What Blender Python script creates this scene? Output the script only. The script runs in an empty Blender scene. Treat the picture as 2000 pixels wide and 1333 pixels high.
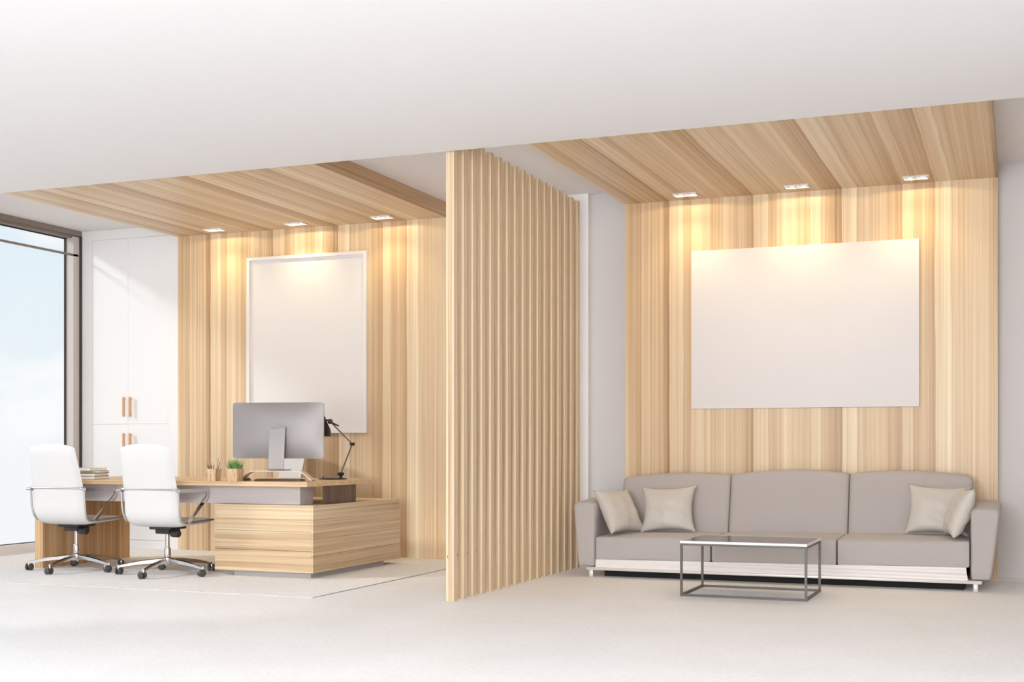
import bpy, bmesh, math, random
from mathutils import Vector, Matrix
random.seed(7)
PI = math.pi
SC = bpy.context.scene
COL = SC.collection

# ------------------------------------------------------------------ helpers
def srgb(r, g, b):
    f = lambda c: (c/255/12.92) if c/255 <= 0.04045 else ((c/255+0.055)/1.055)**2.4
    return (f(r), f(g), f(b), 1.0)

def obj(name, bm, mat, parent=None, sharp=35, loc=None):
    """link one bmesh as ONE object; loc (default: the parent's own origin) is the world point the mesh is measured from"""
    bmesh.ops.recalc_face_normals(bm, faces=bm.faces[:])
    me = bpy.data.meshes.new(name)
    bm.to_mesh(me); bm.free()
    for p in me.polygons: p.use_smooth = True
    if sharp is not None: me.set_sharp_from_angle(angle=math.radians(sharp))
    if mat is not None: me.materials.append(mat)
    o = bpy.data.objects.new(name, me)
    COL.objects.link(o)
    if parent is not None: o.parent = parent
    if loc is not None: o.location = loc
    return o

def tag(o, label, cat, group=None):
    o['label'] = label; o['category'] = cat
    if group: o['group'] = group
    return o

def thing(name, label, cat, loc=(0, 0, 0), rz=0, group=None):
    o = bpy.data.objects.new(name, None)
    o.empty_display_size = 0.1
    COL.objects.link(o)
    o.location = loc; o.rotation_euler = (0, 0, rz)
    return tag(o, label, cat, group)

def struct(name, bm, mat, loc=None, parent=None):
    o = obj(name, bm, mat, parent=parent, loc=loc)
    if parent is None: o['kind'] = 'structure'
    return o

def dup(root, loc, rz, label, group=None):
    r = root.copy(); COL.objects.link(r); r.location = loc; r.rotation_euler = (0, 0, rz); r['label'] = label
    if group: r['group'] = group
    for ch in list(root.children):
        c = ch.copy(); COL.objects.link(c); c.parent = r
        for g in list(ch.children):
            d = g.copy(); COL.objects.link(d); d.parent = c
    return r

def add(bm, src):
    me = bpy.data.meshes.new('tmp'); src.to_mesh(me); src.free()
    bm.from_mesh(me); bpy.data.meshes.remove(me)
    return bm

def box(x0, x1, y0, y1, z0, z1, bev=0.0, seg=2):
    bm = bmesh.new()
    bmesh.ops.create_cube(bm, size=1)
    for v in bm.verts:
        v.co = Vector((x0+(v.co.x+.5)*(x1-x0), y0+(v.co.y+.5)*(y1-y0), z0+(v.co.z+.5)*(z1-z0)))
    if bev: bmesh.ops.bevel(bm, geom=bm.edges[:], offset=bev, segments=seg, profile=0.5, affect='EDGES')
    return bm

def boxes(*bs):
    bm = bmesh.new()
    for b in bs: add(bm, box(*b))
    return bm

def move(bm, d):
    bmesh.ops.translate(bm, verts=bm.verts[:], vec=Vector(d)); return bm

def rot(bm, ang, axis, c=(0, 0, 0)):
    bmesh.ops.rotate(bm, cent=Vector(c), matrix=Matrix.Rotation(ang, 3, axis), verts=bm.verts[:]); return bm

def fillet(pts, r, n=6):
    """round the inner corners of a polyline"""
    P = [Vector(p) for p in pts]; out = [P[0]]
    rr = r if isinstance(r, (list, tuple)) else [r]*len(P)
    for i in range(1, len(P)-1):
        a, b, c = P[i-1], P[i], P[i+1]
        da, dc = (a-b), (c-b)
        k = min(rr[i], da.length*.49, dc.length*.49)
        p0 = b+da.normalized()*k; p2 = b+dc.normalized()*k
        for j in range(n+1):
            t = j/n
            out.append(p0*(1-t)**2+b*2*t*(1-t)+p2*t*t)
    out.append(P[-1]); return out

def sweep(pts, sec, up=None, caps=True, closed=False):
    """sweep a closed section [(a,b)] or a list of sections along points"""
    P = [Vector(p) for p in pts]; n = len(P)
    bm = bmesh.new(); rings = []
    prev = None
    for i, p in enumerate(P):
        if closed: t = (P[(i+1) % n]-P[i-1]).normalized()
        else: t = (P[min(i+1, n-1)]-P[max(i-1, 0)]).normalized()
        if up is not None:
            nx = t.cross(Vector(up)).normalized()
        elif prev is None:
            h = Vector((0, 0, 1)) if abs(t.z) < .9 else Vector((1, 0, 0))
            nx = t.cross(h).normalized()
        else:
            nx = (prev-t*prev.dot(t)).normalized()
        prev = nx
        ny = nx.cross(t).normalized()
        s = sec[i] if isinstance(sec[0], list) else sec
        rings.append([bm.verts.new(p+nx*a+ny*b) for a, b in s])
    m = len(rings[0])
    rng = range(n) if closed else range(n-1)
    for i in rng:
        A, B = rings[i], rings[(i+1) % n]
        for j in range(m):
            bm.faces.new((A[j], A[(j+1) % m], B[(j+1) % m], B[j]))
    if caps and not closed:
        bm.faces.new(rings[0]); bm.faces.new(rings[-1])
    return bm

def circ(r, n=12, ry=None):
    ry = r if ry is None else ry
    return [(r*math.cos(2*PI*k/n), ry*math.sin(2*PI*k/n)) for k in range(n)]

def tube(pts, r, n=12, closed=False):
    return sweep(pts, circ(r, n), closed=closed)

def lathe(prof, n=32, c=(0, 0, 0)):
    bm = bmesh.new(); rings = []
    for r, z in prof:
        if r < 1e-6: rings.append([bm.verts.new((c[0], c[1], c[2]+z))])
        else: rings.append([bm.verts.new((c[0]+r*math.cos(2*PI*k/n), c[1]+r*math.sin(2*PI*k/n), c[2]+z)) for k in range(n)])
    for A, B in zip(rings, rings[1:]):
        for k in range(n):
            a = (A[k % len(A)], A[(k+1) % len(A)], B[(k+1) % len(B)], B[k % len(B)])
            f = []
            for v in a:
                if v not in f: f.append(v)
            if len(f) > 2: bm.faces.new(f)
    if len(rings[0]) > 1: bm.faces.new(rings[0])
    if len(rings[-1]) > 1: bm.faces.new(rings[-1])
    return bm

def grid(fn, nu, nv, close_u=False):
    bm = bmesh.new()
    V = [[bm.verts.new(fn(i/nu, j/nv)) for j in range(nv+1)] for i in range(nu if close_u else nu+1)]
    for i in range(nu):
        for j in range(nv):
            A, B = V[i], V[(i+1) % len(V)]
            bm.faces.new((A[j], B[j], B[j+1], A[j+1]))
    return bm

def sphere(r, c, n=16):
    return lathe([(r*math.sin(PI*k/n), -r*math.cos(PI*k/n)) for k in range(n+1)], n*2, c)

# ------------------------------------------------------------------ materials
def new_mat(name):
    m = bpy.data.materials.new(name); m.use_nodes = True
    nt = m.node_tree; b = nt.nodes['Principled BSDF']
    return m, nt, b

def plain(name, col, rough=.5, metal=0.0, spec=.5, bump=None, var=0.0, sheen=0.0, coat=0.0):
    m, nt, b = new_mat(name)
    b.inputs['Base Color'].default_value = col
    b.inputs['Roughness'].default_value = rough
    b.inputs['Metallic'].default_value = metal
    b.inputs['Specular IOR Level'].default_value = spec
    b.inputs['Sheen Weight'].default_value = sheen
    b.inputs['Coat Weight'].default_value = coat
    tc = nt.nodes.new('ShaderNodeTexCoord')
    n = nt.nodes.new('ShaderNodeTexNoise')
    n.inputs['Scale'].default_value = (bump or (60, .02))[0]; n.inputs['Detail'].default_value = 4
    nt.links.new(tc.outputs['Object'], n.inputs['Vector'])
    if var:
        mx = nt.nodes.new('ShaderNodeMix'); mx.data_type = 'RGBA'
        mx.inputs[6].default_value = tuple(c*(1-var) for c in col[:3])+(1,)
        mx.inputs[7].default_value = tuple(min(1, c*(1+var)) for c in col[:3])+(1,)
        nt.links.new(n.outputs['Fac'], mx.inputs[0]); nt.links.new(mx.outputs[2], b.inputs['Base Color'])
    if bump:
        bp = nt.nodes.new('ShaderNodeBump'); bp.inputs['Strength'].default_value = bump[1]; bp.inputs['Distance'].default_value = .01
        nt.links.new(n.outputs['Fac'], bp.inputs['Height']); nt.links.new(bp.outputs['Normal'], b.inputs['Normal'])
    return m

def wood(name, freq, seed=0.0, dark=(150, 112, 76), mid=(205, 168, 125), light=(232, 205, 165), rough=.42, gain=1.0, coat=0.0, tile=None):
    """freq: stripes per metre on each axis (small along the grain)"""
    m, nt, b = new_mat(name)
    N, L = nt.nodes, nt.links
    tc = N.new('ShaderNodeTexCoord')
    def noise(mult, grain, det, off):
        mp = N.new('ShaderNodeMapping')
        mp.inputs['Scale'].default_value = [f*mult if f > .5 else f*grain for f in freq]
        mp.inputs['Location'].default_value = (seed+off, seed*1.7+off*2, seed*.6+off*3)
        n = N.new('ShaderNodeTexNoise'); n.inputs['Scale'].default_value = 1; n.inputs['Detail'].default_value = det
        n.inputs['Roughness'].default_value = .55
        L.new(tc.outputs['Object'], mp.inputs['Vector']); L.new(mp.outputs['Vector'], n.inputs['Vector'])
        return n.outputs['Fac']
    def mth(op, a, c=None):
        k = N.new('ShaderNodeMath'); k.operation = op
        for i, x in enumerate((a, c)):
            if x is None: continue
            if isinstance(x, (int, float)): k.inputs[i].default_value = x
            else: L.new(x, k.inputs[i])
        return k.outputs[0]
    s = mth('ADD', mth('ADD', mth('MULTIPLY', noise(1, 1, 2, 0), .42), mth('MULTIPLY', noise(4.3, 1.5, 2, 3.1), .33)),
            mth('MULTIPLY', noise(19, 4, 2, 7.7), .25))
    s = mth('ADD', mth('MULTIPLY', mth('SUBTRACT', s, .5), 2.6*gain), .5)
    if tile:      # veneer sheets laid side by side: the same sequence of bands comes back every period
        period, phase, amt = tile
        sx = N.new('ShaderNodeSeparateXYZ'); L.new(tc.outputs['Object'], sx.inputs[0])
        wob = mth('MULTIPLY', mth('SUBTRACT', noise(.5, 9, 2, 21.0), .5), .05)
        t = mth('FRACT', mth('ADD', mth('DIVIDE', mth('SUBTRACT', sx.outputs[0], phase), period), wob))
        tr = N.new('ShaderNodeValToRGB'); te = tr.color_ramp.elements
        st = [(0, .80), (.15, .86), (.166, .72), (.17, .28), (.185, .50), (.25, .52), (.27, .70), (.36, .78), (.47, .74), (.52, .58), (.598, .52), (.604, .30), (.612, .52), (.655, .50),
              (.660, .98), (.670, .74), (.765, .76), (.772, .30), (.780, .54), (.85, .46), (.92, .38), (.935, .12), (.955, .36), (.975, .10), (.995, .16)]
        te[0].position, te[0].color = st[0][0], (st[0][1],)*3+(1,)
        te[1].position, te[1].color = st[-1][0], (st[-1][1],)*3+(1,)
        for q, c_ in st[1:-1]:
            k = te.new(q); k.color = (c_,)*3+(1,)
        L.new(t, tr.inputs[0])
        s = mth('ADD', mth('MULTIPLY', tr.outputs[0], amt), mth('ADD', mth('MULTIPLY', mth('SUBTRACT', s, .5), 1-amt*.45), .5*(1-amt)))
    cr = N.new('ShaderNodeValToRGB'); e = cr.color_ramp.elements
    e[0].position = .05; e[0].color = srgb(*dark)
    e[1].position = .95; e[1].color = srgb(*light)
    k = e.new(.48); k.color = srgb(*mid)
    k = e.new(.30); k.color = srgb(*[(a*.35+c*.65) for a, c in zip(dark, mid)])
    L.new(s, cr.inputs[0])
    # thin dark grain lines
    g = noise(36, 2.2, 1, 13.3)
    g = mth('MULTIPLY', mth('GREATER_THAN', g, .635), .13)
    g2 = mth('SUBTRACT', 1.0, g)
    mx = N.new('ShaderNodeMix'); mx.data_type = 'RGBA'; mx.blend_type = 'MULTIPLY'; mx.inputs[0].default_value = 1
    L.new(cr.outputs[0], mx.inputs[6])
    cb = N.new('ShaderNodeCombineColor'); L.new(g2, cb.inputs[0]); L.new(mth('SUBTRACT', 1.0, mth('MULTIPLY', g, 1.25)), cb.inputs[1]); L.new(mth('SUBTRACT', 1.0, mth('MULTIPLY', g, 1.5)), cb.inputs[2])
    L.new(cb.outputs[0], mx.inputs[7])
    L.new(mx.outputs[2], b.inputs['Base Color'])
    b.inputs['Roughness'].default_value = rough
    b.inputs['Coat Weight'].default_value = coat
    b.inputs['Specular IOR Level'].default_value = .35
    return m

M = {}
WD = dict(dark=(152, 115, 82), mid=(206, 176, 140), light=(237, 220, 190))
M['wood_panel'] = wood('oak_panelling', (9, .12, .12), 2.3, tile=(.6945, .377, .66), gain=.95, **WD)
M['wood_edge'] = wood('oak_panel_edge', (.3, .25, 26), 5.3, dark=(140, 108, 78), mid=(186, 152, 116), light=(214, 184, 146))
M['wood_slat'] = wood('oak_slat', (38, 38, .22), 1.1, dark=(152, 124, 94), mid=(212, 188, 156), light=(238, 224, 198), gain=1.2)
def add_knot(m, x0, z0):
    """one small dark knot on every slat"""
    nt = m.node_tree; N, L = nt.nodes, nt.links; b = N['Principled BSDF']
    src = b.inputs['Base Color'].links[0].from_socket
    tc = N.new('ShaderNodeTexCoord'); mp = N.new('ShaderNodeMapping'); mp.vector_type = 'POINT'
    mp.inputs['Scale'].default_value = (1/.0045, 0, 1/.016); mp.inputs['Location'].default_value = (-x0/.0045, 0, -z0/.016)
    L.new(tc.outputs['Object'], mp.inputs[0])
    ln = N.new('ShaderNodeVectorMath'); ln.operation = 'LENGTH'; L.new(mp.outputs[0], ln.inputs[0])
    r = N.new('ShaderNodeValToRGB'); r.color_ramp.elements[0].position = .35; r.color_ramp.elements[0].color = (.25, .2, .16, 1); r.color_ramp.elements[1].position = 1.0; r.color_ramp.elements[1].color = (1, 1, 1, 1)
    L.new(ln.outputs['Value'], r.inputs[0])
    mx = N.new('ShaderNodeMix'); mx.data_type = 'RGBA'; mx.blend_type = 'MULTIPLY'; mx.inputs[0].default_value = 1
    L.new(src, mx.inputs[6]); L.new(r.outputs[0], mx.inputs[7]); L.new(mx.outputs[2], b.inputs['Base Color'])
add_knot(M['wood_slat'], -.016, .288)
M['wood_drawer'] = wood('oak_drawer', (.28, .28, 17), 4.4, dark=(142, 110, 80), mid=(198, 171, 137), light=(226, 209, 180), gain=.95)
M['wood_top'] = wood('oak_desktop', (.3, 14, 30), 8.2, dark=(168, 130, 92), mid=(208, 176, 138), light=(228, 204, 170), gain=.8)
M['wood_leg'] = wood('oak_desk_leg', (9, 13, .2), 3.6, dark=(138, 100, 68), mid=(186, 148, 108), light=(214, 182, 142))
M['wood_brown'] = wood('walnut_box', (10, 14, .25), 9.9, dark=(70, 50, 38), mid=(98, 72, 56), light=(128, 98, 76))
M['wood_pot'] = wood('oak_pot', (45, 45, 1.2), 6.1, dark=(140, 104, 74), mid=(200, 166, 132), light=(226, 200, 168))
M['wood_handle'] = plain('oak_handle', srgb(206, 150, 98), .45, var=.12, bump=(80, .05))
M['pencil_wood'] = plain('pencil_wood', srgb(176, 132, 84), .5, var=.15)
M['pencil_dark'] = plain('pencil_dark', srgb(58, 38, 30), .4, var=.1)

M['white'] = plain('white_paint', srgb(236, 233, 232), .55, var=.01, bump=(140, .01))
M['ceiling'] = plain('ceiling_paint', srgb(230, 226, 225), .7, var=.008, bump=(140, .01))
M['ceiling_front'] = plain('front_ceiling_paint', srgb(227, 225, 225), .7, var=.006, bump=(140, .01))
M['grey_wall'] = plain('grey_wall_paint', srgb(200, 196, 195), .6, var=.012, bump=(120, .01))
M['cabinet'] = plain('cabinet_lacquer', srgb(230, 228, 228), .4, var=.006)
M['groove'] = plain('groove_shadow', srgb(196, 190, 188), .8, var=.02)
M['lacquer'] = plain('grey_lacquer', srgb(186, 178, 178), .45, var=.02)
M['plinth'] = plain('grey_plinth', srgb(172, 168, 168), .5, var=.03)
M['chrome'] = plain('chrome', srgb(206, 200, 198), .13, metal=1.0, var=.02)
M['black'] = plain('black_plastic', srgb(40, 38, 38), .45, var=.1, bump=(200, .02))
M['black_gloss'] = plain('black_enamel', srgb(26, 24, 24), .3, var=.05)
M['caster'] = plain('caster_rubber', srgb(66, 62, 60), .5, var=.08)
M['leather'] = plain('white_leather', srgb(206, 204, 203), .48, var=.008, bump=(220, .03))
M['sofa'] = plain('grey_upholstery', srgb(172, 164, 161), .8, var=.02, bump=(420, .10), sheen=.15)
M['pillow'] = plain('beige_satin', srgb(190, 182, 174), .5, var=.02, bump=(300, .03), sheen=.2)
M['sofa_frame'] = plain('satin_white_metal', srgb(222, 214, 210), .38, metal=.25, var=.02)
M['sofa_skirt'] = plain('white_leatherette', srgb(224, 217, 214), .42, var=.015)
M['void'] = plain('dark_cavity', srgb(24, 22, 21), .9, var=.1)  # near-black; on the block under the sofa it stands in for shade
M['table_metal'] = plain('gunmetal', srgb(84, 78, 75), .42, metal=.2, var=.05)
M['table_rim'] = plain('pale_rim', srgb(226, 220, 217), .4, var=.01)
M['alu'] = plain('silver_aluminium', srgb(150, 144, 143), .5, metal=.3, var=.01)
M['alu_neck'] = plain('silver_aluminium_neck', srgb(160, 154, 153), .42, metal=.35, var=.01)
M['riser'] = plain('tan_bent_metal', srgb(212, 194, 172), .35, metal=.3, var=.03)
M['slate'] = plain('dark_brown_plastic', srgb(92, 66, 50), .45, var=.08)
M['frame_white'] = plain('white_frame', srgb(226, 221, 219), .45, var=.01)
M['paper'] = plain('white_paper', srgb(222, 217, 215), .6, var=.004)
M['poster'] = plain('white_canvas', srgb(226, 220, 218), .65, var=.004)
M['win_frame'] = plain('bronze_window_frame', srgb(134, 122, 115), .5, metal=.1, var=.04)
M['sill'] = plain('window_sill_lit', srgb(222, 216, 213), .5, var=.03)  # bottom rail of the frame, colour lightened as if lit on its inner face
M['win_dark'] = plain('dark_window_gasket', srgb(62, 54, 50), .6, var=.05)
M['win_post'] = plain('light_window_post', srgb(198, 190, 186), .5, var=.02)
M['book_cover'] = plain('book_cover', srgb(120, 110, 104), .5, var=.08)
M['book_white'] = plain('book_cover_pale', srgb(222, 214, 206), .5, var=.04)
M['pages'] = plain('book_pages', srgb(246, 240, 230), .8, var=.05, bump=(300, .2))
M['soil'] = plain('soil', srgb(70, 52, 38), .9, var=.3, bump=(90, .8))
M['lamp_rod'] = plain('brushed_steel_rod', srgb(120, 108, 98), .35, metal=.7, var=.05)
M['lamp_ball'] = plain('bronze_joint', srgb(98, 80, 72), .35, metal=.4, var=.05)
M['fixture'] = plain('downlight_trim', srgb(214, 208, 206), .4, var=.02)

def emit(name, col, s):
    m, nt, b = new_mat(name)
    b.inputs['Emission Color'].default_value = col; b.inputs['Emission Strength'].default_value = s
    b.inputs['Base Color'].default_value = col
    return m
M['bulb'] = emit('lit_bulb', (1, .93, .80, 1), 3.0)

def floor_mat():
    m, nt, b = new_mat('pale_concrete'); N, L = nt.nodes, nt.links
    tc = N.new('ShaderNodeTexCoord')
    def noise(sc, det, rough=.6, map_=None):
        n = N.new('ShaderNodeTexNoise'); n.inputs['Scale'].default_value = sc; n.inputs['Detail'].default_value = det; n.inputs['Roughness'].default_value = rough
        if map_:
            mp = N.new('ShaderNodeMapping'); mp.inputs['Scale'].default_value = map_; L.new(tc.outputs['Object'], mp.inputs[0]); L.new(mp.outputs[0], n.inputs['Vector'])
        else: L.new(tc.outputs['Object'], n.inputs['Vector'])
        return n
    a = noise(1.6, 6); c = noise(34, 5, .7, (1, 1.6, 1)); d = noise(26, 3, .8)
    r1 = N.new('ShaderNodeValToRGB'); r1.color_ramp.elements[0].position = .38; r1.color_ramp.elements[0].color = srgb(231, 231, 232)
    r1.color_ramp.elements[1].position = .62; r1.color_ramp.elements[1].color = srgb(244, 244, 246)
    mixf = N.new('ShaderNodeMix'); mixf.inputs[0].default_value = .72
    L.new(a.outputs['Fac'], mixf.inputs[2]); L.new(c.outputs['Fac'], mixf.inputs[3]); L.new(mixf.outputs[0], r1.inputs[0])
    # small scattered pits
    r2 = N.new('ShaderNodeValToRGB'); r2.color_ramp.elements[0].position = .665; r2.color_ramp.elements[0].color = (1, 1, 1, 1)
    r2.color_ramp.elements[1].position = .75; r2.color_ramp.elements[1].color = (.62, .60, .58, 1)
    L.new(d.outputs['Fac'], r2.inputs[0])
    mx = N.new('ShaderNodeMix'); mx.data_type = 'RGBA'; mx.blend_type = 'MULTIPLY'; mx.inputs[0].default_value = 1
    L.new(r1.outputs[0], mx.inputs[6]); L.new(r2.outputs[0], mx.inputs[7]); L.new(mx.outputs[2], b.inputs['Base Color'])
    b.inputs['Roughness'].default_value = .5; b.inputs['Specular IOR Level'].default_value = .3
    bp = N.new('ShaderNodeBump'); bp.inputs['Strength'].default_value = .18; bp.inputs['Distance'].default_value = .01
    L.new(c.outputs['Fac'], bp.inputs['Height']); L.new(bp.outputs[0], b.inputs['Normal'])
    return m
M['floor'] = floor_mat()

def rug_mat():
    m, nt, b = new_mat('loop_pile_rug'); N, L = nt.nodes, nt.links
    tc = N.new('ShaderNodeTexCoord')
    n = N.new('ShaderNodeTexNoise'); n.inputs['Scale'].default_value = 70; n.inputs['Detail'].default_value = 4; n.inputs['Roughness'].default_value = .75
    L.new(tc.outputs['Object'], n.inputs['Vector'])
    r = N.new('ShaderNodeValToRGB'); r.color_ramp.elements[0].position = .3; r.color_ramp.elements[0].color = srgb(221, 219, 218)
    r.color_ramp.elements[1].position = .68; r.color_ramp.elements[1].color = srgb(250, 249, 249)
    L.new(n.outputs['Fac'], r.inputs[0]); L.new(r.outputs[0], b.inputs['Base Color'])
    b.inputs['Roughness'].default_value = .95; b.inputs['Specular IOR Level'].default_value = .1
    bp = N.new('ShaderNodeBump'); bp.inputs['Strength'].default_value = .5; bp.inputs['Distance'].default_value = .006
    L.new(n.outputs['Fac'], bp.inputs['Height']); L.new(bp.outputs[0], b.inputs['Normal'])
    return m
M['rug'] = rug_mat()
M['edge_shade_front'] = plain('rug_edge_shade_front', srgb(196, 193, 191), .9, var=.06, bump=(300, .2))  # grey tone holds down the bright, front-lit edge of the rug
M['edge_shade'] = plain('rug_edge_shade', srgb(150, 146, 144), .9, var=.06, bump=(300, .2))  # darker grey painted in for the shadow on the rug's right edge

def glass_mat(name, tint, gloss_fac, gloss_rough=.0):
    m = bpy.data.materials.new(name); m.use_nodes = True; nt = m.node_tree; N, L = nt.nodes, nt.links
    N.remove(N['Principled BSDF'])
    t = N.new('ShaderNodeBsdfTransparent'); t.inputs[0].default_value = tint
    g = N.new('ShaderNodeBsdfGlossy'); g.inputs['Roughness'].default_value = gloss_rough
    fr = N.new('ShaderNodeFresnel'); fr.inputs['IOR'].default_value = gloss_fac
    mx = N.new('ShaderNodeMixShader'); L.new(fr.outputs[0], mx.inputs[0]); L.new(t.outputs[0], mx.inputs[1]); L.new(g.outputs[0], mx.inputs[2])
    L.new(mx.outputs[0], N['Material Output'].inputs['Surface'])
    return m
M['pane'] = glass_mat('window_glass', (.98, .99, 1, 1), 1.15)
M['table_glass'] = plain('smoked_glass', srgb(64, 56, 52), .08, spec=.28, var=.02)

def grass_mat():
    m, nt, b = new_mat('grass_blades'); N, L = nt.nodes, nt.links
    tc = N.new('ShaderNodeTexCoord')
    n = N.new('ShaderNodeTexNoise'); n.inputs['Scale'].default_value = 90
    L.new(tc.outputs['Object'], n.inputs['Vector'])
    r = N.new('ShaderNodeValToRGB'); r.color_ramp.elements[0].position = .3; r.color_ramp.elements[0].color = srgb(52, 92, 40)
    r.color_ramp.elements[1].position = .7; r.color_ramp.elements[1].color = srgb(150, 190, 110)
    L.new(n.outputs['Fac'], r.inputs[0]); L.new(r.outputs[0], b.inputs['Base Color'])
    b.inputs['Roughness'].default_value = .5
    return m
M['grass'] = grass_mat()

# ------------------------------------------------------------------ key measures (metres; camera stands over the origin)
XW, XR = -8.73, 0.60            # window wall, right wall
YB, YP, YF = 10.39, 10.27, -3.0   # grey back wall, face of the wood panels, open front of the room
ZC, ZS = 3.152, 3.024           # main ceiling, wood ceilings
ZL = 2.896                      # lower front ceiling
YS = 7.47                       # edge of the lower front ceiling

# ------------------------------------------------------------------ the room
struct('floor', box(XW-.3, XR+.2, YF, YB+.2, -.1, 0), M['floor'])
struct('ceiling', box(XW-.02, XR+.2, YS, YB+.2, ZC, ZC+.15), M['ceiling'])
struct('ceiling.001', box(XW-.02, XR+.2, YF, YS, ZL, ZC+.15), M['ceiling_front'])
struct('wall_back', boxes((XW-.2, -4.69, YB, YB+.2, 0, ZC), (-4.69, -3.41, YB, YB+.2, 0, ZC), (-3.41, XR+.2, YB, YB+.2, 0, ZC)), M['grey_wall'])
struct('trim_1', box(-4.689, -3.41, 10.33, YB-.0005, 0, ZC-.0005), M['white'])
struct('wall_right', box(XR, XR+.2, YF, YB, 0, ZC), M['white'])

struct('left_light_block', box(XW-.2, XW, YF, 3.0, 0, ZC), M['white'])  # unseen wall added to cut the light reaching the left side

# window wall on the left
w = bpy.data.objects.new('window_1', None); COL.objects.link(w); w.location = (XW, 9.2, 0); w['kind'] = 'structure'
def wpart(name, bm, mat): return obj(name, move(bm, (-XW, -9.2, 0)), mat, w)
x0 = XW
wpart('window_frame', boxes((x0-.05, x0, 3.0, 10.30, 3.102, ZC), (x0-.10, x0-.03, 3.0, 10.30, 3.075, 3.11)), M['win_frame'])
wpart('window_sill', box(x0-.10, x0-.002, 3.0, 10.30, -.001, .075), M['sill'])
wpart('window_post', boxes((x0-.115, x0-.012, 10.19, 10.296, .075, 3.09)), M['win_post'])
wpart('window_gasket', boxes((x0-.014, x0+.004, 10.275, 10.30, .0, 3.10), (x0-.12, x0-.10, 10.178, 10.192, .075, 3.08), (x0-.112, x0-.098, 3.0, 10.19, 3.064, 3.077), (x0-.112, x0-.098, 3.0, 10.19, .073, .082)), M['win_dark'])
wpart('window_rail', boxes((x0-.030, x0-.012, 3.0, 10.262, 2.895, 2.916)), M['win_frame'])
wpart('window_pane', box(x0-.108, x0-.104, 3.0, 10.19, .075, 3.07), M['pane'])

# ------------------------------------------------------------------ wood cladding
PL = (-7.555, -4.69); PR = (-3.062, -.155)
for (a, c), lab_w, lab_c in ((PL, 'wall-high oak panelling behind the desk and the framed picture', 'oak-clad lowered ceiling above the desk'),
                             (PR, 'wall-high oak panelling behind the grey sofa and the frameless white canvas', 'oak-clad lowered ceiling above the sofa')):
    o = obj('wood_wall_panel', box(0, c-a, YP, YB, 0, ZS), M['wood_panel'], loc=(a, 0, 0))
    tag(o, lab_w, 'wall panel')
    t = thing('wood_ceiling_panel', lab_c, 'ceiling panel', (a, 0, ZS))
    obj('soffit', box(0, c-a-.02, YS, YB, 0, .02), M['wood_panel'], t)
    obj('side_board', boxes((c-a-.02, c-a, YS, YB, 0, ZC-ZS), (0, .02, YS, YB, .02, ZC-ZS)), M['wood_edge'], t)

# slat partition
t = thing('slat_partition', 'floor-to-ceiling screen of upright oak slats dividing the desk from the sofa', 'partition', (-3.415, 7.535, 0))
slat0 = None
for i in range(17):
    o = obj('slat', box(-.028, .028, -.028, .028, 0, ZS+.006, .0015, 1), M['wood_slat'], t) if slat0 is None else slat0.copy()
    if slat0 is None: slat0 = o
    else: COL.objects.link(o); o.parent = t
    o.location = (0, i*.1548, 0)

# white wardrobe built in beside the window
YCAB = 10.30
t = thing('wardrobe', 'tall white built-in wardrobe with four doors beside the window', 'wardrobe', (-8.16, YCAB, 0))
def cpart(name, bm, mat, parent=None): return obj(name, move(bm, (8.16, -YCAB, 0)), mat, parent or t)
cpart('carcass', boxes((XW+.001, PL[0]-.001, YCAB+.018, YB-.001, 0, ZC-.001), (XW+.001, -8.600, YCAB, YCAB+.02, 0, ZC-.001), (-7.690, PL[0]-.001, YCAB, YCAB+.02, 0, ZC-.001),
                       (-8.600, -7.690, YCAB, YCAB+.02, 3.053, ZC-.001)), M['cabinet'])
cpart('plinth', box(-8.600, -7.690, YCAB+.006, YCAB+.02, 0, .081), M['cabinet'])
for (za, zb), hz in (((1.2207, 3.0515), (1.292, 1.486)), ((.084, 1.2193), (.935, 1.129))):
    for (xa, xb), hx in (((-8.599, -8.1666), -8.198), ((-8.1654, -7.691), -8.122)):
        d = cpart('door', box(xa, xb, YCAB, YCAB+.018, za, zb, .0012, 1), M['cabinet'])
        h = boxes((hx-.005, hx+.013, YCAB-.040, YCAB-.028, hz[0], hz[1]), (hx-.005, hx-.001, YCAB-.03, YCAB+.001, hz[0]+.015, hz[0]+.02), (hx-.005, hx-.001, YCAB-.03, YCAB+.001, hz[1]-.02, hz[1]-.015))
        k = cpart('handle', h, M['wood_handle'], d); k['label'] = 'slim oak bar handle'

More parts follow.
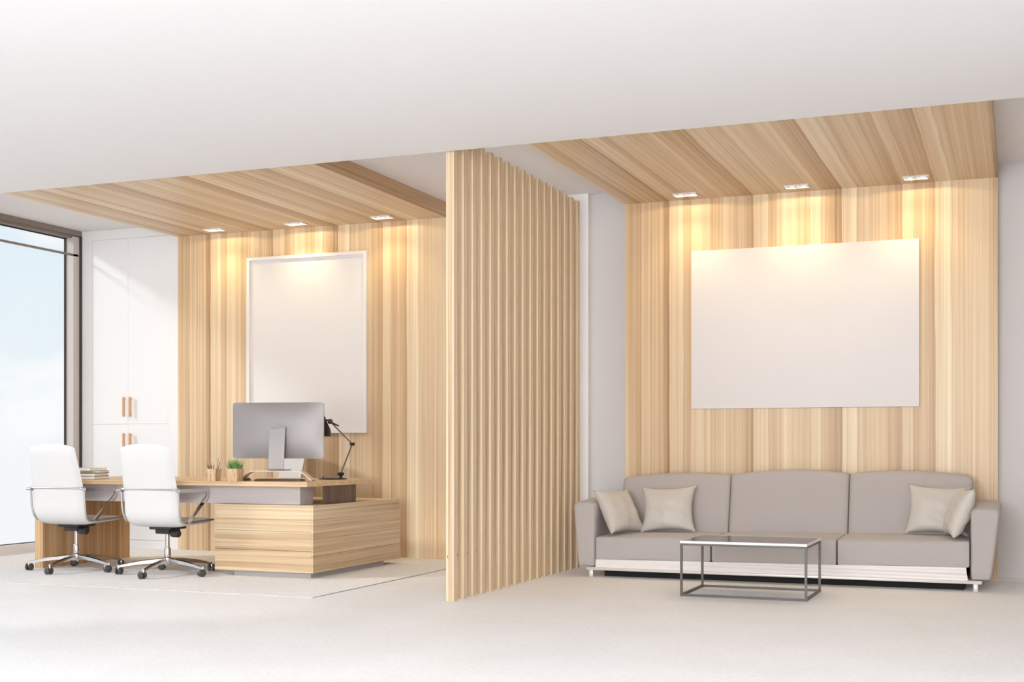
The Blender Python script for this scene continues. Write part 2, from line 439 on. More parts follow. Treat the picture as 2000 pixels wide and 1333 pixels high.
# downlights
def downlight(x, label):
    t = thing('downlight', label, 'ceiling light', (x, 10.027, ZS), group='twin-bulb downlights in the wood ceilings')
    hw, hd = .095, .052
    bm = bmesh.new()
    add(bm, box(-hw, hw, -hd, -hd+.012, -.013, .0)); add(bm, box(-hw, hw, hd-.012, hd, -.013, .0))
    add(bm, box(-hw, -hw+.012, -hd+.012, hd-.012, -.013, .0)); add(bm, box(hw-.012, hw, -hd+.012, hd-.012, -.013, .0)); add(bm, box(-.006, .006, -hd+.012, hd-.012, -.013, .0))
    add(bm, box(-hw+.005, hw-.005, -hd+.005, hd-.005, -.0015, .0))
    obj('trim_frame', bm, M['fixture'], t)
    for s in (-1, 1):
        obj('bulb', lathe([(.0, -.0028), (.024, -.0026), (.029, -.0014)], 24, (s*.046, 0, 0)), M['bulb'], t)
        for (ang, bl, pw, tilt) in ((179, .03, 1.3, 0), (110, 1.0, 7.0, 4), (90, 1.0, 7.0, -32)):
            ld = bpy.data.lights.new('downlight_beam', 'SPOT'); ld.energy = pw; ld.color = (1, .80, .42); ld.spot_size = math.radians(ang); ld.spot_blend = bl; ld.shadow_soft_size = .002
            lo = bpy.data.objects.new('downlight_beam', ld); COL.objects.link(lo); lo.parent = t; lo.location = (s*.046, 0, -.006); lo.rotation_euler = (math.radians(tilt), 0, 0)
for x, l in ((-6.96, 'twin downlight above the desk, nearest the wardrobe'), (-6.09, 'twin downlight above the framed picture, middle of the three over the desk'), (-5.215, 'twin downlight above the desk, nearest the slat screen'),
             (-2.49, 'twin downlight above the sofa, nearest the slat screen'), (-1.607, 'twin downlight above the middle of the white canvas'), (-.725, 'twin downlight above the sofa, at the right end of the wood ceiling')):
    downlight(x, l)

# framed picture and canvas
t = thing('picture_frame', 'tall blank picture in a slim white frame on the oak wall behind the desk', 'picture', (-6.114, YP, 1.123))
hw, hh, d, fw = .634, 1.648, .045, .030
obj('frame', boxes((-hw, -hw+fw, -d, -.001, 0, hh), (hw-fw, hw, -d, -.001, 0, hh), (-hw+fw, hw-fw, -d, -.001, 0, fw), (-hw+fw, hw-fw, -d, -.001, hh-fw, hh)), M['frame_white'], t)
obj('paper', box(-hw+fw, hw-fw, -.022, -.002, fw, hh-fw), M['paper'], t)
o = obj('wall_canvas', box(-.889, .889, -.036, -.001, 0, 1.288, .003, 2), M['poster'], loc=(-1.605, YP, 1.3065))
tag(o, 'large blank white canvas without a frame on the oak wall above the sofa', 'canvas')

# ------------------------------------------------------------------ rug
RZ = .004
o = obj('rug', box(-8.40, -4.335, 7.345, 10.262, 0, RZ), M['rug']); obj('edge_shade_strip', boxes((-4.335, -4.330, 7.340, 10.262, 0, RZ)), M['edge_shade'], o); obj('edge_shade_strip', boxes((-8.405, -4.335, 7.341, 7.345, 0, RZ)), M['edge_shade_front'], o); tag(o, 'large pale grey loop-pile rug under the desk and chairs', 'rug')  # added edge strips, shade put into their greys

# ------------------------------------------------------------------ desk
DZ0, DZ = .697, .733
t = thing('desk', 'long oak desk with a thick top and grey beam on an upright panel leg', 'desk', (-6.2, 8.85, RZ))
def dpart(name, bm, mat, parent=None): return obj(name, move(bm, (6.2, -8.85, -RZ)), mat, parent or t)
dpart('desktop', box(-7.51, -4.938, 8.285, 9.40, DZ0, DZ, .0015, 1), M['wood_top'])
dpart('panel_leg', box(-7.505, -7.425, 8.29, 9.39, RZ, DZ0, .001, 1), M['wood_leg'])
k = dpart('support_beam', box(-7.424, -5.085, 8.43, 8.62, .556, DZ0, .001, 1), M['lacquer']); k['label'] = 'grey lacquered beam under the top'
k = dpart('support_board', box(-4.992, -4.966, 8.61, 9.09, .556, DZ0), M['wood_brown']); k['label'] = 'dark brown wooden board'

t = thing('drawer_pedestal', 'low wide oak drawer cabinet on a recessed grey plinth under the desk end', 'cabinet', (-5.36, 9.06, RZ))
def ppart(name, bm, mat): return obj(name, move(bm, (5.36, -9.06, -RZ)), mat, t)
px0, px1, py0, py1 = -5.80, -4.925, 8.352, 9.79
ppart('carcass', boxes((px0, px1-.018, py0+.018, py1, .046, .553), (px0, px1-.018, py0+.0185, py1, .535, .5545)), M['wood_drawer'])
for za, zb in ((.046, .2085), (.2115, .3545), (.3575, .5545)):
    ppart('drawer_front', box(px0, px1-.0185, py0, py0+.0185, za, zb, .0008, 1), M['wood_drawer'])
for za, zb in ((.046, .172), (.1745, .5545)):
    ppart('side_panel', box(px1-.018, px1, py0, py1, za, zb if zb < .5 else .5545, .0008, 1), M['wood_drawer'])
ppart('plinth', box(-5.66, -4.98, 8.41, 9.60, RZ, .046), M['plinth'])

# ------------------------------------------------------------------ office chairs
def office_chair(label, loc, rz):
    t = thing('office_chair', label, 'chair', loc, rz)
    # white shell: one padded sheet that runs from the seat nose back and up to the top of the back
    prof = fillet([(0, .30, .418), (0, .05, .404), (0, -.195, .404), (0, -.202, .63), (0, -.288, .985)], [0, .2, .135, .2, 0], 10)
    L = [0]
    for a, c in zip(prof, prof[1:]): L.append(L[-1]+(c-a).length)
    T = L[-1]
    def at(s):
        d = s*T
        for i in range(len(L)-1):
            if d <= L[i+1] or i == len(L)-2:
                k = (d-L[i])/(L[i+1]-L[i]); return prof[i].lerp(prof[i+1], k)
    def normal(s):
        a, c = at(max(0, s-.01)), at(min(1, s+.01)); d = (c-a).normalized(); return Vector((0, d.z, -d.y))
    def half(s):
        w = .250
        if s > .62: w = .252-.027*((s-.62)/.38)**1.3
        if s < .10: w *= .80+.20*math.sqrt(max(0, 1-(1-s/.10)**2))
        return w
    def shell(off_top, off_bot):
        NU, NV = 20, 44
        bm = bmesh.new(); top = []; bot = []
        for j in range(NV+1):
            s = j/NV
            p, n, w = at(s), normal(s), half(s)
            ra, rb = [], []
            for i in range(NU+1):
                u = -1+2*i/NU
                edge = math.sqrt(max(0, 1-abs(u)**5))
                es = math.sqrt(max(0, 1-abs(2*s-1)**9))
                dish = .020*(u*u-.4) if s > .35 else .008*(u*u)
                crown = 0
                if s > .55: crown = .034*(1-u*u)*((s-.55)/.45)**3
                q = Vector((w*u, p.y, p.z+crown))
                ra.append(bm.verts.new(q+n*(off_top*edge*es)*-1+n*-dish*0))
                rb.append(bm.verts.new(q+n*(off_bot*edge*es)))
                if s < .40: ra[-1].co.z += .022*(1-abs(u)**3)*math.sin(PI*min(1, s/.40))
            top.append(ra); bot.append(rb)
        for G, fl in ((top, 0), (bot, 1)):
            for j in range(NV):
                for i in range(NU):
                    f = (G[j][i], G[j][i+1], G[j+1][i+1], G[j+1][i])
                    bm.faces.new(f if fl else f[::-1])
        bmesh.ops.remove_doubles(bm, verts=bm.verts[:], dist=.0004)
        # stitch any rim left open
        return bm
    sh = shell(.034, .022)
    o = obj('seat_shell', sh, M['leather'], t, sharp=60)
    # chrome back band, side tubes and arm loops
    yb, zb, xs = -.238, .668, .264
    bar = tube(fillet([(-xs, yb+.02, zb), (-xs+.02, yb-.006, zb), (xs-.02, yb-.006, zb), (xs, yb+.02, zb)], .02, 4), .0085)
    obj('back_bar', bar, M['chrome'], t)
    for s in (-1, 1):
        side = tube(fillet([(s*xs, yb+.015, zb), (s*xs, yb+.030, .50), (s*(xs-.01), yb+.060, .416), (s*(xs-.014), yb+.145, .408), (s*(xs-.014), .25, .418)], .06, 6), .0085)
        obj('side_tube', side, M['chrome'], t)
        pts = fillet([(s*(xs+.006), yb+.010, zb-.010), (s*(xs+.006), .135, zb-.012), (s*(xs+.006), .150, zb-.055), (s*(xs+.006), -.105, .412)], [0, .045, .035, 0], 8)
        obj('armrest', sweep(pts, [(-.017, -.005), (.017, -.005), (.017, .005), (-.017, .005)], up=(1, 0, 0)) if False else sweep(pts, [(-.005, -.014), (.005, -.014), (.005, .014), (-.005, .014)]), M['chrome'], t)
        obj('bolt', rot(lathe([(.012, -.014), (.012, .014)], 14), PI/2, 'Y') if False else move(rot(lathe([(.011, -.020), (.011, .020)], 14), PI/2, 'Y'), (s*(xs+.012), yb+.008, zb-.010)), M['chrome'], t)
    # mechanism, gas column
    mech = boxes((-.10, .10, -.10, .11, .352, .380, .008), (-.065, .065, -.07, .08, .318, .356, .008))
    add(mech, move(rot(lathe([(.026, -.035), (.030, -.02), (.030, .03), (.024, .036)], 16), PI/2, 'Y'), (.105, -.04, .322)))
    obj('tilt_mechanism', mech, M['black'], t)
    obj('gas_column', lathe([(.024, .10), (.027, .105), (.025, .205), (.0235, .208), (.0165, .21), (.0165, .335)], 20), M['chrome'], t)
    # five-star base
    obj('base_hub', lathe([(.0, .078), (.034, .080), (.038, .095), (.034, .128), (.026, .135), (.0, .135)], 24), M['chrome'], t)
    R = .375
    for k in range(5):
        a = math.radians(-153+72*k)
        c, s = math.cos(a), math.sin(a)
        pts, secs = [], []
        for j in range(11):
            f = j/10
            r = .02+(R-.02)*f
            pts.append((r*c, r*s, .108-.044*f**1.8))
            w, h = .021-.010*f, .019-.009*f
            secs.append([(-w, -h), (w, -h), (w*.7, h*.6), (0, h), (-w*.7, h*.6)])
        leg = sweep(pts, secs, up=(0, 0, 1))
        o = obj('base_leg', leg, M['chrome'], t, sharp=30)
        cx, cy = R*c, R*s
        ca = a+math.radians(70)
        cc, cs = math.cos(ca), math.sin(ca)
        wx, wy = cx-.012*cc, cy-.012*cs
        st = lathe([(.008, .045), (.008, .072), (.005, .078)], 12, (cx, cy, 0))
        obj('caster_fork', add(st, rot(move(boxes((-.007, .007, -.026, .010, .024, .058, .004)), (0, 0, 0)), ca-PI/2+PI/2, 'Z') if False else move(rot(box(-.030, .012, -.005, .005, .026, .058, .003), ca, 'Z'), (wx, wy, 0))), M['chrome'], o)
        for q in (-1, 1):
            wh = lathe([(.0, -.010), (.022, -.010), (.028, -.006), (.0295, 0), (.028, .006), (.022, .010), (.0, .010)], 24)
            rot(wh, PI/2, 'X'); move(wh, (0, q*.016, .0295)); rot(wh, ca, 'Z'); move(wh, (wx, wy, 0))
            obj('caster_wheel', wh, M['caster'], o)
    return t
ch = office_chair('white office chair in front of the desk, nearest the window', (-7.062, 8.268, RZ), 0)
dup(ch, (-6.173, 8.26, RZ), 0, 'white office chair in front of the desk, beside the oak drawer cabinet')
dup(ch, (-6.26, 9.80, RZ), math.radians(145), 'white office chair behind the desk, glimpsed under the monitor')

# ------------------------------------------------------------------ things on the desk
def at_desk(name, label, cat, x, y, rz=0, z=DZ, group=None): return thing(name, label, cat, (x, y, z), rz, group)

# books
z = DZ
for i, (cx, cy, lx, ly, th, rz, cov, lab) in enumerate((
        (-7.085, 8.455, .242, .185, .026, 0, 'book_cover', 'book at the bottom of the stack on the desk'),
        (-7.085, 8.452, .240, .180, .024, .02, 'book_cover', 'book second from the bottom of the stack on the desk'),
        (-7.070, 8.460, .235, .150, .020, .16, 'book_cover', 'thin book second from the top of the stack on the desk'),
        (-7.090, 8.450, .230, .185, .022, -.14, 'book_white', 'pale book on top of the stack on the desk'))):
    t = at_desk('book', lab, 'book', cx, cy, rz, z, 'books stacked on the desk')
    obj('cover', boxes((-lx/2, lx/2, -ly/2, ly/2, 0, .003), (-lx/2, lx/2, -ly/2, ly/2, th-.003, th), (-lx/2, -lx/2+.003, -ly/2, ly/2, 0, th)), M[cov], t)
    obj('pages', box(-lx/2+.003, lx/2-.005, -ly/2+.005, ly/2-.005, .003, th-.003), M['pages'], t)
    z += th

# square wooden pots
def taper_pot(wt, wb, h, th=.006):
    bm = bmesh.new()
    def ring(w, z): return [bm.verts.new((sx*w/2, sy*w/2, z)) for sx, sy in ((-1, -1), (1, -1), (1, 1), (-1, 1))]
    A, B, C, D = ring(wb, 0), ring(wt, h), ring(wt-2*th, h), ring(wb-2*th, .008)
    for P, Q in ((A, B), (B, C), (C, D)):
        for k in range(4): bm.faces.new((P[k], P[(k+1) % 4], Q[(k+1) % 4], Q[k]))
    bm.faces.new(A); bm.faces.new(D)
    return bm
CX, CY = -5.772, 8.305
t = at_desk('pencil_cup', 'square tapered wooden pencil cup on the desk', 'pencil cup', CX, CY)
obj('cup', taper_pot(.080, .066, .0945), M['wood_pot'], t)
va, vb = Vector((.82, .57, 0)), Vector((-.57, .82, 0))
for i, (st, zt, sr, sb, tt, dk, lab) in enumerate((
        (-.061, .163, -.033, .0015, .010, 0, 'natural wood pencil leaning far left in the pencil cup'), (-.061, .137, -.036, .0077, -.014, 1, 'short dark pencil leaning lowest to the left in the pencil cup'),
        (-.032, .173, -.017, -.001, .020, 0, 'natural wood pencil standing second tallest in the cup'), (-.038, .141, -.017, .018, -.002, 1, 'short dark pencil between the two natural left pencils'),
        (-.004, .139, -.005, -.005, -.012, 1, 'dark pencil standing straight up in the middle of the cup'), (.033, .187, .0195, .007, .010, 0, 'tallest natural pencil leaning right in the pencil cup'),
        (.047, .159, .028, .003, -.010, 1, 'dark pencil with a pale tip leaning far right in the cup'))):
    base = va*sb+vb*tt*.5+Vector((0, 0, .0085)); tip = va*st+vb*tt+Vector((0, 0, zt))
    d = (tip-base)
    p = at_desk('pencil', lab, 'pencil', CX+base.x, CY+base.y, 0, DZ+base.z, 'pencils in the cup')
    obj('shaft', tube([(0, 0, 0), d*.86], .0032, 6), M['pencil_dark' if dk else 'pencil_wood'], p)
    obj('point', sweep([d*.86, d], [circ(.0032, 6), circ(.0006, 6)]), M['pencil_wood'], p)

t = at_desk('potted_grass', 'green grass growing in a square tapered wooden pot on the desk', 'potted plant', -5.578, 8.30)
obj('pot', taper_pot(.094, .080, .097), M['wood_pot'], t)
obj('soil', box(-.040, .040, -.040, .040, .078, .088), M['soil'], t)
gb = bmesh.new(); rg = random.Random(3)
for i in range(420):
    x, y = rg.uniform(-.041, .041), rg.uniform(-.041, .041)
    h = rg.uniform(.055, .108)*(1-.25*(abs(x)+abs(y))/.08)
    lx, ly = x*rg.uniform(.1, .85)+rg.gauss(0, .006), y*rg.uniform(.1, .85)+rg.gauss(0, .006)
    w = rg.uniform(.0010, .0019); a = rg.uniform(0, PI); dx, dy = w*math.cos(a), w*math.sin(a)
    prev = None
    for j in range(4):
        f = j/3; c = Vector((x+lx*f*f, y+ly*f*f, .086+h*f)); k = 1-f*.92
        pr = (gb.verts.new(c+Vector((dx*k, dy*k, 0))), gb.verts.new(c-Vector((dx*k, dy*k, 0))))
        if prev: gb.faces.new((prev[0], prev[1], pr[1], pr[0]))
        prev = pr
obj('grass', gb, M['grass'], t, sharp=None)

t = at_desk('computer_mouse', 'small black computer mouse half hidden behind the grass pot', 'mouse', -5.640, 8.555, .3)
mb = grid(lambda u, v: Vector((.030*math.cos(2*PI*u)*math.sin(PI/2*v), .052*math.sin(2*PI*u)*math.sin(PI/2*v), .024*math.cos(PI/2*v))), 24, 8, True)
bmesh.ops.remove_doubles(mb, verts=mb.verts[:], dist=1e-5)
obj('body', mb, M['black'], t); obj('wheel', move(rot(lathe([(.006, -.003), (.006, .003)], 12), PI/2, 'Y'), (0, .026, .021)), M['lacquer'], t)

# monitor on its riser
RY = math.radians(13)
MX, MY = -5.345, 8.52
t = at_desk('monitor_riser', 'low bent tan riser under the monitor', 'monitor stand', MX, MY, RY)
rp = fillet([(-.292, 0, .004), (-.205, 0, .0765), (.205, 0, .0765), (.292, 0, .004)], .035, 6)
obj('bridge', sweep(rp, [(-.05, -.004), (.05, -.004), (.05, .004), (-.05, .004)], up=(0, 0, 1)), M['riser'], t)
RT = .0815
t = at_desk('keyboard', 'slim dark brown keyboard lying under the monitor riser', 'keyboard', MX+.02, MY+.03, RY)
obj('case', box(-.20, .175, -.06, .06, 0, .013, .003, 2), M['slate'], t)
kb = bmesh.new()
for r_ in range(5):
    for c_ in range(13): add(kb, box(-.188+c_*.027, -.188+c_*.027+.023, -.050+r_*.020, -.050+r_*.020+.017, .0125, .0155))
o = obj('keys', kb, M['black'], t)
t = at_desk('monitor', 'large silver desktop monitor seen from behind on the desk', 'monitor', MX, MY, RY, DZ+RT)
W, H, Z0 = .367, .435, .092
def rrect(u, v):       # unit square to rounded panel
    x, y = 2*u-1, 2*v-1
    return x, y
def back(u, v):
    x, y = 2*u-1, 2*v-1
    X, Y = W*x, H/2*y
    rad = .018; ax, ay = abs(X)-(W-rad), abs(Y)-(H/2-rad)
    if ax > 0 and ay > 0:
        k = rad/max(1e-6, math.hypot(ax, ay))
        if k < 1: X = math.copysign((W-rad)+ax*k, X); Y = math.copysign((H/2-rad)+ay*k, Y)
    b_ = (1-abs(x)**3.2)*(1-abs(y)**2.6)
    return Vector((X, .03-.006-.045*b_, Z0+H/2+Y))
bm = grid(back, 40, 32)
f = grid(lambda u, v: (lambda q: Vector((q.x, .036, q.z)))(back(u, v)), 40, 32)
add(bm, f)
# close the rim
bmesh.ops.bridge_loops(bm, edges=[e for e in bm.edges if e.is_boundary])
obj('back_case', bm, M['alu'], t, sharp=40)
obj('screen', box(-W+.012, W-.012, .0355, .0375, Z0+.012, Z0+H-.012), M['black_gloss'], t)
neck = sweep(fillet([(0, -.045, .338), (0, -.070, .19), (0, -.082, .012), (0, -.075, .0035), (0, .09, .0035)], [0, .12, .02, .01, 0], 8), [(-.062, -.0035), (.062, -.0035), (.062, .0035), (-.062, .0035)], up=(0, -1, .2))
obj('stand', move(neck, (.022, 0, 0)), M['alu_neck'], t)
obj('mount', box(-.036, .080, -.052, -.002, .275, .335, .006, 2), M['alu'], t)

# lamp
LX, LY = -5.185, 9.10
t = at_desk('desk_lamp', 'black articulated desk lamp on the desk behind the monitor', 'lamp', LX, LY, math.atan2(.3697, .929))
obj('base', lathe([(.0, 0), (.113, 0), (.116, .003), (.112, .010), (.05, .014), (.0, .014)], 40), M['black_gloss'], t)
obj('switch', lathe([(.008, .010), (.008, .020), (.0, .021)], 12, (-.075, 0, 0)), M['black_gloss'], t)
J0, J1, J2 = Vector((.066, 0, .045)), Vector((.160, 0, .286)), Vector((-.020, 0, .470))
jb = lathe([(.020, .010), (.012, .022), (.012, .028), (.026, .034), (.029, .045), (.024, .056), (.0, .060)], 20, (J0.x, 0, 0))
obj('base_joint', jb, M['black_gloss'], t)
obj('lower_arm', tube([J0, J1], .0062, 10), M['lamp_rod'], t)
el = sphere(.0135, J1+Vector((-.009, 0, 0))); add(el, sphere(.0135, J1+Vector((.009, 0, 0))))
obj('elbow', el, M['black_gloss'], t)
obj('upper_arm', tube([J1, J2], .0055, 10), M['lamp_rod'], t)
obj('head_joint', sphere(.022, J2), M['lamp_ball'], t)
obj('grip', tube([J2+Vector((.015, -.004, -.01)), J2+Vector((.072, -.01, -.038))], .0065, 10), M['black_gloss'], t)
sc_ = (-.098, 0, .350)
sh = lathe([(.0, .172), (.030, .170), (.040, .155), (.044, .135), (.058, .105), (.078, .065), (.086, .030), (.088, 0), (.082, 0), (.079, .03), (.06, .085), (.03, .13), (.0, .14)], 32, sc_)
add(sh, tube([Vector(sc_)+Vector((.03, 0, .14)), J2], .007, 10))
obj('lamp_shade', sh, M['black_gloss'], t)

# ------------------------------------------------------------------ sofa
S = thing('sofa', 'long three-seat grey upholstered sofa on a low pale frame along the oak wall', 'sofa', (-1.67, 9.75, 0))
def spart(name, bm, mat, parent=None, sharp=50):
    return obj(name, move(bm, (1.67, -9.75, 0)), mat, parent or S, sharp=sharp)
def soft(x0, x1, y0, y1, z0, z1, bev, fn=None, n=(14, 8, 6), seg=4):
    """a rounded cushion: a bevelled box, finely cut, moved by fn(co, a, b, c)"""
    bm = bmesh.new(); bmesh.ops.create_cube(bm, size=1)
    for ax, k in enumerate(n):
        for q in range(1, k):
            p = [0, 0, 0]; p[ax] = -.5+q/k; nn = [0, 0, 0]; nn[ax] = 1
            bmesh.ops.bisect_plane(bm, geom=bm.verts[:]+bm.edges[:]+bm.faces[:], plane_co=p, plane_no=nn)
    D = (x1-x0, y1-y0, z1-z0); C = ((x0+x1)/2, (y0+y1)/2, (z0+z1)/2)
    for v in bm.verts:
        a, b_, c = v.co.x*2, v.co.y*2, v.co.z*2
        p = [v.co[i]*D[i] for i in range(3)]
        # round the edges: pull into a rounded box of radius bev
        q = [max(-(D[i]/2-bev), min(D[i]/2-bev, p[i])) for i in range(3)]
        dlt = Vector([p[i]-q[i] for i in range(3)])
        if dlt.length > 1e-9:
            cheb = max(abs(x) for x in dlt)
            dlt = dlt.normalized()*cheb if cheb > 0 else dlt
        co = Vector(C)+Vector(q)+dlt
        if fn: co = fn(co, a, b_, c)
        v.co = co
    return bm
def refine(bm):
    return bm
lerp = lambda a, b_, t_: a+(b_-a)*t_
# base plate and legs
spart('base_plate', box(-3.095, -.243, 9.33, 10.12, .052, .0725, .0015, 1), M['sofa_frame'])
for lx in (-3.060, -.283):
    for ly in (9.335, 10.08):
        spart('leg', box(lx-.0155, lx+.0155, ly, ly+.03, 0, .052, .001, 1), M['sofa_frame'])
# pale skirt under the cushions, slightly wavy
def skirt(u, v):
    x = lerp(-3.030, -.338, u); zt = lerp(.132, .162, u)
    ph = u*5.2
    wv = .007*math.sin(v*9+ph)*math.sin(PI*v)*(.3+u)
    return Vector((x+(.012*v-.004 if u > .98 else 0)*-1, 9.362+wv+.006*(1-v)*-1, lerp(.0725, zt, v)))
bm = grid(skirt, 60, 14)
spart('skirt', bm, M['sofa_skirt'], sharp=80)
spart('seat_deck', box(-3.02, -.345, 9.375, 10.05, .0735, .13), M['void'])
spart('under_sofa_shade', box(-2.98, -.36, 9.43, 10.05, 0, .0515), M['void'])  # added dark block; its black imitates the shade under the sofa
# seat cushions
def zsh(x): return (x+3.03)/2.71
SX = (-3.032, -2.131, -1.219, -.320)
for i in range(3):
    a, c = SX[i]+.0025, SX[i+1]-.0025
    def fn(co, u, v, w_):
        k = zsh(co.x)
        zb = lerp(.129, .158, k); zt = lerp(.308, .346, k)+.014*(v+1)*.5+.010*(1-u*u)*(1-v*v)
        t_ = (co.z-.13)/(.31-.13)
        co.y -= .006*(1-u*u)*(1-w_*w_) if v < 0 else 0
        co.z = lerp(zb, zt, t_); return co
    spart('seat_cushion', soft(a, c, 9.352, 9.99, .13, .31, .016, fn, (28, 18, 12)), M['sofa'])
# back cushions: front face leans back, arched top
BX = (-2.990, -2.108, -1.204, -.322)
ZT = ((.752, .787, .776), (.776, .818, .793), (.793, .818, .780))
for i in range(3):
    a, c = BX[i]+.002, BX[i+1]-.002
    zl, zm, zr = ZT[i]
    def fn(co, u, v, w_):
        zt = lerp(zl, zr, (u+1)/2)+(zm-(zl+zr)/2)*(1-u*u)
        if i == 0: zt -= .010*max(0, -u-.9)*10*0
        t_ = (co.z-.30)/(.75-.30)
        co.z = lerp(.30, zt, t_)
        lean = .12*t_
        bul = .016*(1-u**4)*(1-(2*t_-1)**2)
        if v < 0: co.y -= bul
        co.y += lean; return co
    spart('back_cushion', soft(a, c, 9.835, 10.03, .30, .75, .030 if i != 1 else .022, fn, (28, 10, 22)), M['sofa'])
spart('back_rest', box(-2.95, -.36, 10.04, 10.15, .08, .62, .02, 3), M['sofa'])
# arms: rounded top, tapering towards the floor on the outer side
for s, xi, xo, xb in ((-1, -3.034, -3.214, -3.170), (1, -.317, -.124, -.185)):
    def fn(co, u, v, w_):
        t_ = (co.z-.076)/(.575-.076)
        k = (co.x-min(xi, xo))/abs(xo-xi)
        xout = lerp(xb, xo, t_**.9)
        kk = k if s > 0 else 1-k
        co.x = lerp(xi, xout, kk)
        zt = .562+.030*((v+1)/2)**.8 + .012*(1-u*u)
        co.z = lerp(.076, zt, t_); return co
    o = spart('arm', soft(min(xi, xo), max(xi, xo), 9.352, 10.13, .076, .575, .026, fn, (12, 20, 18)), M['sofa'])

# pillows
def pillow(label, w, h, d, loc, rz, tilt, roll=0, seed=1, sag=.0):
    rr = random.Random(seed)
    ph = [rr.uniform(0, 6) for _ in range(6)]
    def side(sg):
        def fn(u, v):
            x, y = 2*u-1, 2*v-1
            pin = .15
            X = w/2*x*(1-pin*(1-y*y)*abs(x)**2)
            Y = h/2*y*(1-pin*(1-x*x)*abs(y)**2)
            e = max(0, (1-x*x))*max(0, (1-y*y))
            z = d/2*(e**.42)
            wr = .010*math.sin(7*x+5*y+ph[0])*math.sin(6*y-3*x+ph[1])*e**.5*(.3+.7*((x+1)/2)*((1-y)/2)*2)
            z += wr
            if sag: X += sag*math.sin(PI*(y+1)/2)*w*.2
            return Vector((X, sg*z, Y+h/2))
        return fn
    bm = grid(side(-1), 36, 36); add(bm, grid(side(1), 36, 36))
    bmesh.ops.remove_doubles(bm, verts=bm.verts[:], dist=.0005)
    move(bm, (0, 0, -h/2)); rot(bm, roll, 'Y'); rot(bm, tilt, 'X'); move(bm, (0, 0, h/2))
    t = thing('throw_pillow', label, 'pillow', loc, rz, 'throw pillows on the sofa')
    obj('pillow_cover', bm, M['pillow'], t, sharp=70)
    return t
pillow('pale throw pillow propped against the left arm of the sofa', .40, .375, .16, (-2.90, 9.56, .308), math.radians(66), math.radians(-29), 0, 4)
pillow('pale throw pillow facing forward near the left end of the sofa', .435, .375, .15, (-2.555, 9.735, .322), math.radians(4), math.radians(-17), math.radians(-2), 9)
pillow('pale throw pillow facing forward near the right end of the sofa', .44, .375, .15, (-.555, 9.74, .352), math.radians(-2), math.radians(-17), math.radians(2), 12)
pillow('pale throw pillow propped against the right arm of the sofa', .39, .375, .15, (-.400, 9.56, .345), math.radians(-78), math.radians(-22), 0, 17)

# ------------------------------------------------------------------ coffee table
tx0, tx1, ty0, ty1 = -2.110, -1.274, 8.344, 8.966
t = thing('coffee_table', 'low rectangular coffee table with a smoked glass top on a thin dark metal frame', 'table', ((tx0+tx1)/2, (ty0+ty1)/2, 0))
cxm, cym = (tx0+tx1)/2, (ty0+ty1)/2
hx, hy, b_ = (tx1-tx0)/2, (ty1-ty0)/2, .0155
for nm, za, zb in (('base_frame', 0, b_), ('top_frame', .339, .3535)):
    obj(nm, boxes((-hx, hx, -hy, -hy+b_, za, zb), (-hx, hx, hy-b_, hy, za, zb), (-hx, -hx+b_, -hy+b_, hy-b_, za, zb), (hx-b_, hx, -hy+b_, hy-b_, za, zb)), M['table_metal'], t)
for sx in (-1, 1):
    for sy in (-1, 1):
        x, y = sx*(hx-b_/2), sy*(hy-b_/2)
        obj('leg', box(x-b_/2, x+b_/2, y-b_/2, y+b_/2, b_, .339), M['table_metal'], t)
k = obj('table_rim', boxes((-hx, hx, -hy, -hy+.004, .3535, .3695), (-hx, hx, hy-.004, hy, .3535, .3695), (-hx, -hx+.004, -hy+.004, hy-.004, .3535, .3695), (hx-.004, hx, -hy+.004, hy-.004, .3535, .3695)), M['table_rim'], t)
k = obj('table_top', box(-hx+.004, hx-.004, -hy+.004, hy-.004, .3535, .369), M['table_glass'], t)

# ------------------------------------------------------------------ world, sun, daylight and added fill
wd = bpy.data.worlds.new('sky'); SC.world = wd; wd.use_nodes = True
nt = wd.node_tree; N, L = nt.nodes, nt.links
bg = N['Background']
tc = N.new('ShaderNodeTexCoord'); sp = N.new('ShaderNodeSeparateXYZ'); L.new(tc.outputs['Generated'], sp.inputs[0])
cr = N.new('ShaderNodeValToRGB'); e = cr.color_ramp.elements
mr = N.new('ShaderNodeMapRange'); mr.inputs[1].default_value = -.1; mr.inputs[2].default_value = .4; L.new(sp.outputs['Z'], mr.inputs[0])
e[0].position = .0; e[0].color = srgb(250, 251, 252); e[1].position = 1; e[1].color = srgb(214, 235, 246)
k = e.new(.22); k.color = srgb(249, 251, 252); k = e.new(.34); k.color = srgb(238, 246, 250); k = e.new(.55); k.color = srgb(231, 244, 250)
L.new(mr.outputs[0], cr.inputs[0])
mp = N.new('ShaderNodeMapping'); mp.inputs['Scale'].default_value = (1, 1, 2.2); L.new(tc.outputs['Generated'], mp.inputs[0])
cn = N.new('ShaderNodeTexNoise'); cn.inputs['Scale'].default_value = 9; cn.inputs['Detail'].default_value = 6; L.new(mp.outputs[0], cn.inputs['Vector'])
c2 = N.new('ShaderNodeValToRGB'); c2.color_ramp.elements[0].position = .50; c2.color_ramp.elements[0].color = (0, 0, 0, 1); c2.color_ramp.elements[1].position = .62; c2.color_ramp.elements[1].color = (1, 1, 1, 1)
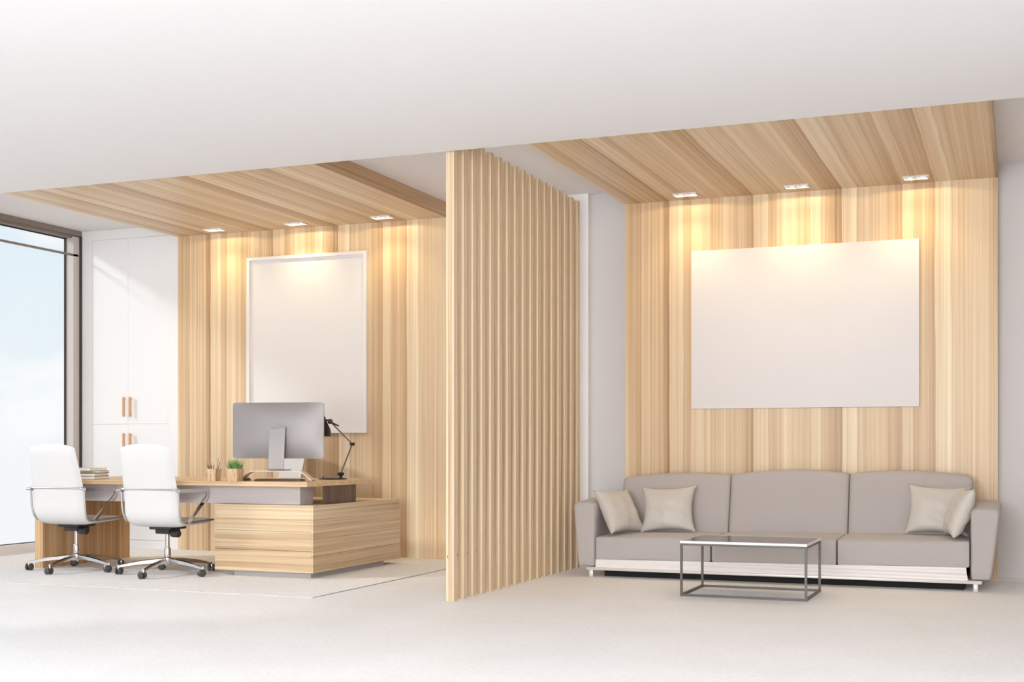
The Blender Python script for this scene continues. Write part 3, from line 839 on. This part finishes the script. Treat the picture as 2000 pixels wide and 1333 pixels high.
L.new(cn.outputs['Fac'], c2.inputs[0])
mx = N.new('ShaderNodeMix'); mx.data_type = 'RGBA'; L.new(c2.outputs[0], mx.inputs[0]); L.new(cr.outputs[0], mx.inputs[6]); mx.inputs[7].default_value = (1, 1, 1, 1)
L.new(mx.outputs[2], bg.inputs['Color']); bg.inputs['Strength'].default_value = 1.0

def lamp(name, kind, energy, loc, direction, color=(1, 1, 1), **kw):
    ld = bpy.data.lights.new(name, kind); ld.energy = energy; ld.color = color
    for k_, v_ in kw.items(): setattr(ld, k_, v_)
    o = bpy.data.objects.new(name, ld); COL.objects.link(o); o.location = loc
    o.rotation_euler = Vector(direction).to_track_quat('-Z', 'Y').to_euler()
    return o
lamp('sun', 'SUN', 1.4, (-14, 2, 8), (1, .7, -.6), (1, .97, .93), angle=math.radians(6))
lamp('window_daylight', 'AREA', 4, (XW-.35, 2.4, 1.7), (1, .15, 0), (.95, .98, 1), shape='RECTANGLE', size=11, size_y=3)
lamp('front_fill', 'AREA', 760, (-1.4, YF-.3, 1.7), (0, 1, 0), (.95, .985, 1), shape='RECTANGLE', size=4.2, size_y=3)  # added fill lamp behind the camera, brightens the room beyond the sky's light

# ------------------------------------------------------------------ camera
cd = bpy.data.cameras.new('camera'); cam = bpy.data.objects.new('camera', cd); COL.objects.link(cam)
F, HY = 2495.5, 872.56
cam.location = (0, 0, 1.0)
cam.rotation_euler = (PI/2, 0, math.atan(992.1/F))
cd.sensor_fit = 'HORIZONTAL'; cd.sensor_width = 36; cd.lens = F/2000*36
cd.shift_y = (HY-666.5)/2000
cd.clip_start = .05; cd.clip_end = 500
SC.camera = cam
SC.view_settings.view_transform = 'Standard'
SC.view_settings.look = 'None'
SC.view_settings.exposure = 0.0
SC.cycles.max_bounces = 9; SC.cycles.diffuse_bounces = 6; SC.cycles.transparent_max_bounces = 16
SC.cycles.use_denoising = True
SC.cycles.use_adaptive_sampling = True; SC.cycles.adaptive_threshold = .03
SC.cycles.sample_clamp_indirect = 6
